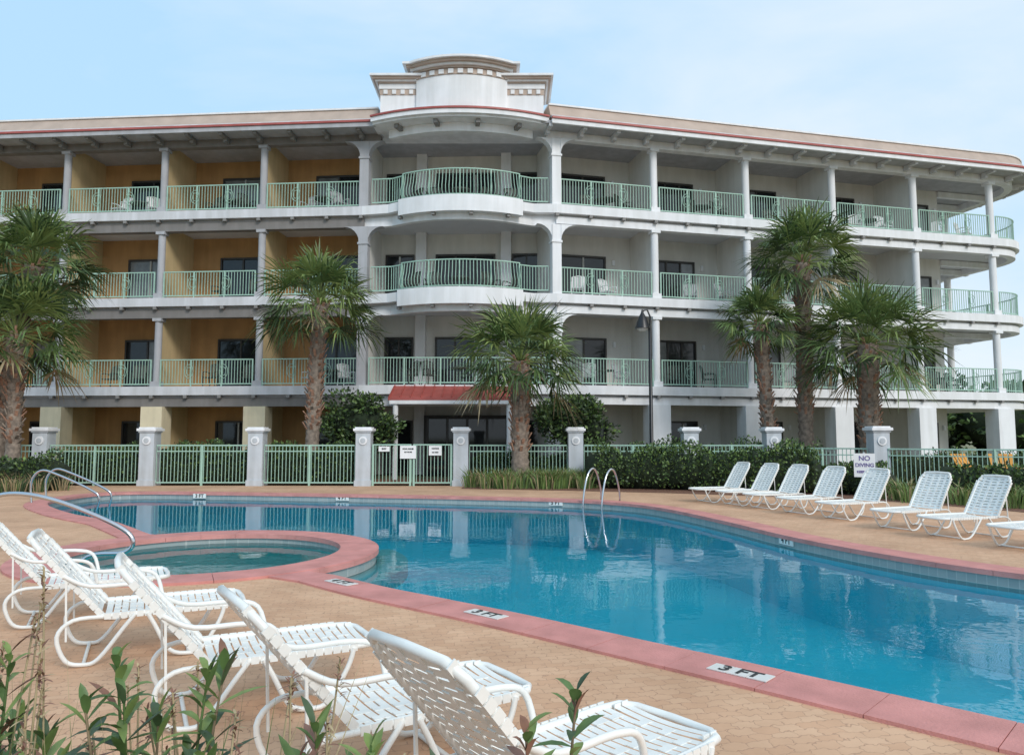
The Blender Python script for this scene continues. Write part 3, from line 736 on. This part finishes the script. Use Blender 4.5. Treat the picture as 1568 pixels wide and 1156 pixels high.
rail([[(-6.5,9.3,0),(-6.55,9.3,.55),(-6.45,9.3,.76),(-6.1,9.32,.80),(-5.6,9.36,.68),(-4.95,9.4,.40),(-4.75,9.4,.22),(-4.85,9.4,.07),(-5.3,9.4,.02),(-5.6,9.4,-.3)]],r=.028)

def adi():
    c=MB(['orange'])
    for i in range(5): c.bar((-.24+i*.12,.1,.32),(-.28+i*.14,.5,1.0),.1,.02,'orange')
    for i in range(5): c.box((0,-.4+i*.11,.38-i*.02),(.56,.09,.02),0,'orange')
    for x in(-.33,.33): c.box((x,-.1,.58),(.12,.7,.025),0,'orange'); c.box((x,-.4,.29),(.04,.1,.58),0,'orange'); c.bar((x,-.45,.36),(x,.5,.04),.03,.12,'orange'); c.box((x,.25,.3),(.04,.08,.58),0,'orange')
    return c.mesh('adirondack_chair')
am=adi()
for x,y,rz in ((14.0,22.6,.4),(15.0,22.6,-.3),(-12.3,25.2,.2)): place(am,'adirondack_chair',None,(x,y,0),rz)

# ------------------------------------------------------------ foreground plants
def leafblade(s,b0,d,ln,w,m,droop=.3):
    d=d.normalized(); sd_=d.cross(Vector((0,0,1)))
    if sd_.length<.05: sd_=Vector((1,0,0))
    sd_.normalize(); up=sd_.cross(d); P=[]
    for t,ww in ((0,.15),(.25,.8),(.5,1),(.75,.7),(1,0.02)):
        c=b0+d*ln*t-Vector((0,0,droop*ln*t*t)); P+= [c-sd_*w*ww+up*w*.35*ww,c,c+sd_*w*ww+up*w*.35*ww]
    f=[]
    for i in range(4):
        o=i*3; f+= [(o,o+1,o+4,o+3),(o+1,o+2,o+5,o+4)]
    s.add(P,f,m,True)
M['o1']=mat('oleander_leaf',(0.11,0.19,0.06),.45,.25,20,trans=.2); M['o2']=mat('oleander_leaf_young',(0.23,0.32,0.10),.45,.25,20,trans=.25); M['o3']=mat('oleander_leaf_dark',(0.06,0.10,0.045),.45,.3,20,trans=.1)
M['rust']=mat('rust_bract',(0.22,0.11,0.075),.7,.3,20)
def plant(x,y,h,ns,seed,ll=.12,lw=.013,sp=.18,rust=.1):
    random.seed(seed); s=MB(['o1','o2','o3','twig','rust'])
    for i in range(ns):
        a=R(0,6.28); r=R(.3,1)*sp; hh=h*R(.66,1.02); P=[Vector((0,0,0)),Vector((r*.4*math.cos(a),r*.4*math.sin(a),hh*.5)),Vector((r*math.cos(a),r*math.sin(a),hh))]
        pp=smooth(P,6); s.tube(pp,[.006-.0003*j for j in range(len(pp))],5,'twig' if random.random()<.6 else 'o1',cap=False)
        nn=int(hh*.75/.018)
        for j in range(nn):
            t=1-j/nn*.62; k=t*(len(pp)-1); k0=min(len(pp)-2,int(k)); c=pp[k0].lerp(pp[k0+1],k-k0)
            b_=j*2.4+R(-.3,.3); el=R(.1,.9) if j>5 else R(.8,1.3)
            d=Vector((math.cos(b_)*math.cos(el),math.sin(b_)*math.cos(el),math.sin(el)))
            m='rust' if random.random()<rust else random.choices(['o1','o2','o3'],[4,3 if j<14 else 1,2])[0]
            leafblade(s,c,d,ll*R(.6,1.1)*(1 if j>4 else .7),lw*R(.8,1.1),m,R(.0,.5))
    return s.obj('oleander_shrub',None,(x,y,0))
plant(-.70,1.5,1.10,10,1,.12,.010,.16,.03); plant(-1.0,1.45,.98,12,2,.15,.012,.2,.04); plant(-1.05,1.5,1.33,9,3,.09,.008,.12,.35)
plant(.05,1.45,1.02,6,4,.10,.012,.08,.15); plant(-.33,1.5,.94,6,5,.13,.011,.12,.05); plant(-.2,1.45,.86,5,6,.15,.013,.12,.02)
plant(-.52,1.4,.92,6,7,.11,.010,.12,.2); plant(-1.3,1.8,1.12,10,8,.12,.009,.2,.25); plant(-.84,1.3,.84,10,9,.18,.018,.15,.0); plant(-.60,1.42,.88,7,10,.14,.013,.12,.02); plant(-.98,1.25,.80,8,11,.17,.017,.14,.0)
tufts('dune_grass',[(-.95+R(-.35,.42),1.5+R(-.1,.35)) for _ in range(18)],9,1.08,41,('straw','o1','straw'),(5,3,3),.14,.0026,(.03,.22))
random.seed(77); sh=MB(['rust','straw'])
for _ in range(34):
    x=R(-1.2,-.3); y=R(1.45,1.85); h=R(.72,1.02)+(.24 if x<-.95 else 0); a=R(-.12,.12); pts=smooth([(x,y,0),(x+a*.4,y,h*.5),(x+a,y+R(-.05,.05),h)],4)
    sh.tube(pts,.0024,4,'straw',cap=False); tp=Vector(pts[-1])
    for j in range(26):
        d=Vector((R(-1,1),R(-1,1),R(-.2,1))).normalized(); c=tp-Vector((0,0,R(0,.09)))
        leafblade(sh,c,d,R(.012,.03),.003,'rust' if random.random()<.6 else 'straw',.2)
sh.obj('dry_seed_stalks')

# ------------------------------------------------------------ world / light / camera
w=bpy.data.worlds.new('World'); scene.world=w; w.use_nodes=True; nt=w.node_tree;N=nt.nodes;L=nt.links
bg=N['Background']; bg.inputs['Strength'].default_value=.15
sv=Vector((.45,-.82,.66)).normalized()
sky=N.new('ShaderNodeTexSky'); sky.sky_type='NISHITA'; sky.sun_disc=False; sky.sun_elevation=math.asin(sv.z); sky.sun_rotation=math.atan2(sv.x,sv.y); sky.dust_density=1.0
hz=N.new('ShaderNodeMix'); hz.data_type='RGBA'; hz.inputs[0].default_value=.85; L.new(sky.outputs[0],hz.inputs[6]); hz.inputs[7].default_value=(3.5,5.5,7.3,1)
tc=N.new('ShaderNodeTexCoord'); mp=N.new('ShaderNodeMapping'); mp.inputs['Scale'].default_value=(1.0,1.0,2.4); mp.inputs['Rotation'].default_value=(.25,.3,.6); mp.inputs['Location'].default_value=(.4,.1,.3)
L.new(tc.outputs['Generated'],mp.inputs['Vector'])
nz=N.new('ShaderNodeTexNoise'); nz.inputs['Scale'].default_value=1.7; nz.inputs['Detail'].default_value=9; nz.inputs['Roughness'].default_value=.52; nz.inputs['Distortion'].default_value=.5
L.new(mp.outputs[0],nz.inputs['Vector'])
rp=N.new('ShaderNodeValToRGB'); rp.color_ramp.elements[0].position=.36; rp.color_ramp.elements[1].position=.70
rp.color_ramp.elements[0].color=(.03,.03,.03,1); rp.color_ramp.elements[1].color=(.92,.92,.92,1)
sx=N.new('ShaderNodeSeparateXYZ'); L.new(tc.outputs['Generated'],sx.inputs[0])
ma=N.new('ShaderNodeMath'); ma.operation='MULTIPLY_ADD'; ma.inputs[1].default_value=.24; L.new(sx.outputs[0],ma.inputs[0]); L.new(nz.outputs['Fac'],ma.inputs[2])
L.new(ma.outputs[0],rp.inputs['Fac'])
mx=N.new('ShaderNodeMix'); mx.data_type='RGBA'; L.new(rp.outputs['Color'],mx.inputs[0]); L.new(hz.outputs[2],mx.inputs[6]); mx.inputs[7].default_value=(6.0,6.4,6.8,1)
L.new(mx.outputs[2],bg.inputs['Color'])
ld=bpy.data.lights.new('sun','SUN'); ld.energy=1.9; ld.angle=math.radians(18); ld.color=(1,.96,.91)
lo=bpy.data.objects.new('sun',ld); COL.objects.link(lo); lo.rotation_euler=sv.to_track_quat('Z','Y').to_euler(); lo.location=(10,-10,30)
cd=bpy.data.cameras.new('camera'); co=bpy.data.objects.new('camera',cd); COL.objects.link(co); scene.camera=co
cd.lens=26; cd.sensor_width=36; cd.clip_end=3000; cd.clip_start=.05
co.location=(0,0,1.5); co.rotation_euler=(math.radians(90+4.65),0,0)
scene.view_settings.view_transform='Standard'; scene.view_settings.look='None'; scene.view_settings.exposure=0
